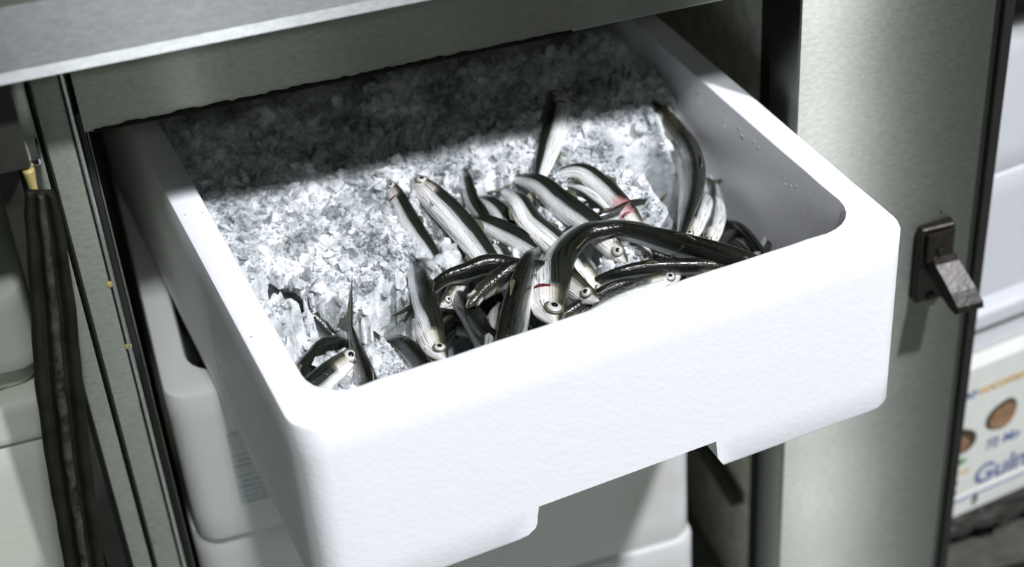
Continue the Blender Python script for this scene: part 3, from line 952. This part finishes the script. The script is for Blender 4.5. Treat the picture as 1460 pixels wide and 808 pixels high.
# ------------------------------------------------------------------ crushed ice
def sst(a, b, x):
    t = np.clip((x - a) / (b - a), 0, 1); return t * t * (3 - 2 * t)
IX0, IX1, IY0, IY1 = TS + .004, W - TS - .004, TF + .004, L - TF - .004
NX, NY = 250, 300
gx = np.linspace(IX0, IX1, NX); gy = np.linspace(IY0, .50, NY)
X, Y = np.meshgrid(gx, gy)
Sz = -.052 + .022 * sst(.06, .28, Y) - .032 * sst(.345, .374, X) * (1 - sst(.20, .27, Y))
Z = Sz + .004 + .006 * (1 - sst(.03, .09, X)) + .006 * sst(.3, .36, Y)
nzv = np.zeros_like(X)
for j in range(NY):
    for i in range(NX):
        x, y = gx[i], gy[j]
        a1 = noise.noise(Vector((x * 36, y * 36, 0))) * .0075
        a2 = abs(noise.noise(Vector((x * 95, y * 95, 3)))) * .0060 - .002
        d = noise.voronoi(Vector((x * 210, y * 210, 1.0)))[0]
        a3 = (d[1] - d[0]) * .0020
        a4 = noise.noise(Vector((x * 330, y * 330, 5))) * .0016
        nzv[j, i] = a1 + a2 + a3 + a4
Z = Z + nzv
PITS = [(.061, .140, .026, .040), (.106, .126, .022, .040), (.145, .133, .026, .036), (.374, .160, .040, .05), (.040, .189, .005, .020), (.047, .181, .009, .026), (.053, .169, .009, .026), (.226, .203, .028, .020), (.178, .127, .034, .030), (.305, .085, .022, .024), (.19, .185, .03, .018)]
for px, py, pr, pd in PITS:
    dd = np.sqrt((X - px) ** 2 + (Y - py) ** 2)
    Z -= pd * (1 - sst(pr * .70, pr * 1.05, dd + nzv * 2.2))
Z -= .034 * sst(.098, .112, X + nzv) * (1 - sst(.138, .152, Y + nzv))
Z += .036 * (1 - sst(.010, .030, np.sqrt((X - .266) ** 2 + ((Y - .127) * 1.6) ** 2)))
for fx, fy, fz, r in FISH_SAMPLES:
    if fz < -.062 and fx < .31 or fz < -.12: continue
    i0, i1 = np.searchsorted(gx, (fx - r * 2, fx + r * 2)); j0, j1 = np.searchsorted(gy, (fy - r * 2, fy + r * 2))
    if i1 <= i0 or j1 <= j0: continue
    sl = (slice(j0, j1), slice(i0, i1))
    dd = np.sqrt((X[sl] - fx) ** 2 + (Y[sl] - fy) ** 2)
    cap = fz - .002 - .003 * (dd < r * .7) + np.maximum(0, dd - r * .8) * 5.0
    Z[sl] = np.minimum(Z[sl], cap)
Z += .014 * (1 - sst(.006, .018, np.sqrt((X - .110) ** 2 + (Y - .155) ** 2)))
Z = np.maximum(Z, -.108)
vs = np.stack([X.ravel(), Y.ravel(), Z.ravel() + H], 1)
idx = np.arange(NX * NY).reshape(NY, NX)
q = np.stack([idx[:-1, :-1].ravel(), idx[:-1, 1:].ravel(), idx[1:, 1:].ravel(), idx[1:, :-1].ravel()], 1)
# skirt down to the box floor
edge = np.concatenate([idx[0, :], idx[1:, -1], idx[-1, -2::-1], idx[-2:0:-1, 0]])
ev = vs[edge].copy(); ev[:, 2] = .0262
base_i = len(vs)
vs = np.concatenate([vs, ev])
m_ = len(edge)
sk = [(int(edge[k]), base_i + k, base_i + (k + 1) % m_, int(edge[(k + 1) % m_])) for k in range(m_)]
me = pydata('crushed_ice', vs.tolist(), q.tolist() + sk + [tuple(range(base_i + m_ - 1, base_i - 1, -1))])
ICE = new_obj('crushed_ice', me, M['ice'], smooth=True)
ICE.location = (0, 0, -H); ICE.rotation_euler = (0, 0, YAW)
tag(ICE, 'bed of grey white crushed ice around the anchovies in the open box', 'ice', kind='stuff')
# loose chips on top of the bed
rs = np.random.RandomState(5)
tv = np.array([(1, 0, -.707), (-1, 0, -.707), (0, 1, .707), (0, -1, .707), (.0, .0, 1.1), (0, 0, -1.1), (.8, .8, .1), (-.8, .7, 0), (-.7, -.8, .1), (.8, -.7, 0)])
def hull_faces(v):
    bm = bmesh.new()
    for p in v: bm.verts.new(p)
    r = bmesh.ops.convex_hull(bm, input=bm.verts[:])
    bm.verts.index_update()
    out = [tuple(x.index for x in f.verts) for f in bm.faces]
    co = [tuple(x.co) for x in bm.verts]
    bm.free(); return co, out
variants = []
for k_ in range(14):
    v = tv * (1 + rs.uniform(-.38, .38, tv.shape))
    variants.append(hull_faces(v.tolist()))
allv = []; allf = []
cnt = 0
gy_n = len(gy)
for t_ in range(44000):
    x = rs.uniform(IX0 + .003, IX1 - .003); y = rs.uniform(.06, .47)
    i = min(NX - 1, np.searchsorted(gx, x)); j = min(NY - 1, np.searchsorted(gy, y))
    z = Z[j, i]
    s0 = -.052 + .022 * float(sst(.06, .28, np.array(y)))
    if z < s0 - .026: continue
    i2, j2 = min(NX - 1, i + 4), min(NY - 1, j + 4)
    if abs(Z[j, i2] - z) > .020 or abs(Z[j2, i] - z) > .020: continue
    cl = noise.noise(Vector((x * 30, y * 30, 11)))
    if rs.rand() > .60 + cl * .9: continue
    co, fc = variants[rs.randint(len(variants))]
    s = rs.gamma(1.5, .00050) + .0006
    s = min(s, .0046)
    if rs.rand() < .035: s = rs.uniform(.0035, .0065)
    A = rs.normal(size=(3, 3)); Q, _ = np.linalg.qr(A)
    sc = np.array([1, rs.uniform(.6, 1.1), rs.uniform(.35, .8)]) * s
    pv = (np.array(co) * sc) @ Q.T + np.array([x, y, z + H + s * .15])
    o0 = len(allv)
    allv.extend(pv.tolist())
    allf.extend([tuple(o0 + w_ for w_ in f) for f in fc])
    cnt += 1
o = new_obj('ice_chips', pydata('ice_chips', allv, allf), M['ice_clear'], ICE)
o['kind'] = 'stuff'
# frost grains on the rims of the open box
allv = []; allf = []
for t_ in range(160):
    side = rs.rand()
    if side < .06: x, y = rs.uniform(.003, TS - .002), rs.uniform(.06, .34)
    elif side < .12: x, y = W - rs.uniform(.003, TS - .002), rs.uniform(.05, .33)
    else: x, y = W - TS - .001, rs.uniform(.06, .3)
    z = H + .0002 if side < .12 else H - rs.uniform(.008, .05)
    if noise.noise(Vector((x * 60, y * 60, 2))) < .0: continue
    co, fc = variants[rs.randint(len(variants))]
    s = rs.uniform(.0004, .0011)
    sc = np.array([1.2, 1.2, .35]) * s if side < .12 else np.array([.3, .8, 1.3]) * s
    pv = np.array(co) * sc + np.array([x, y, z])
    o0 = len(allv); allv.extend(pv.tolist()); allf.extend([tuple(o0 + w_ for w_ in f) for f in fc])
o = new_obj('frost_grains', pydata('frost_grains', allv, allf), M['foam'], ICE, True)
o['kind'] = 'stuff'

# lift everything so that the room floor lies at z = 0
for o in list(COL.objects):
    if o.parent is None and o.type not in {'CAMERA', 'LIGHT'}:
        o.location.z += FLOOR
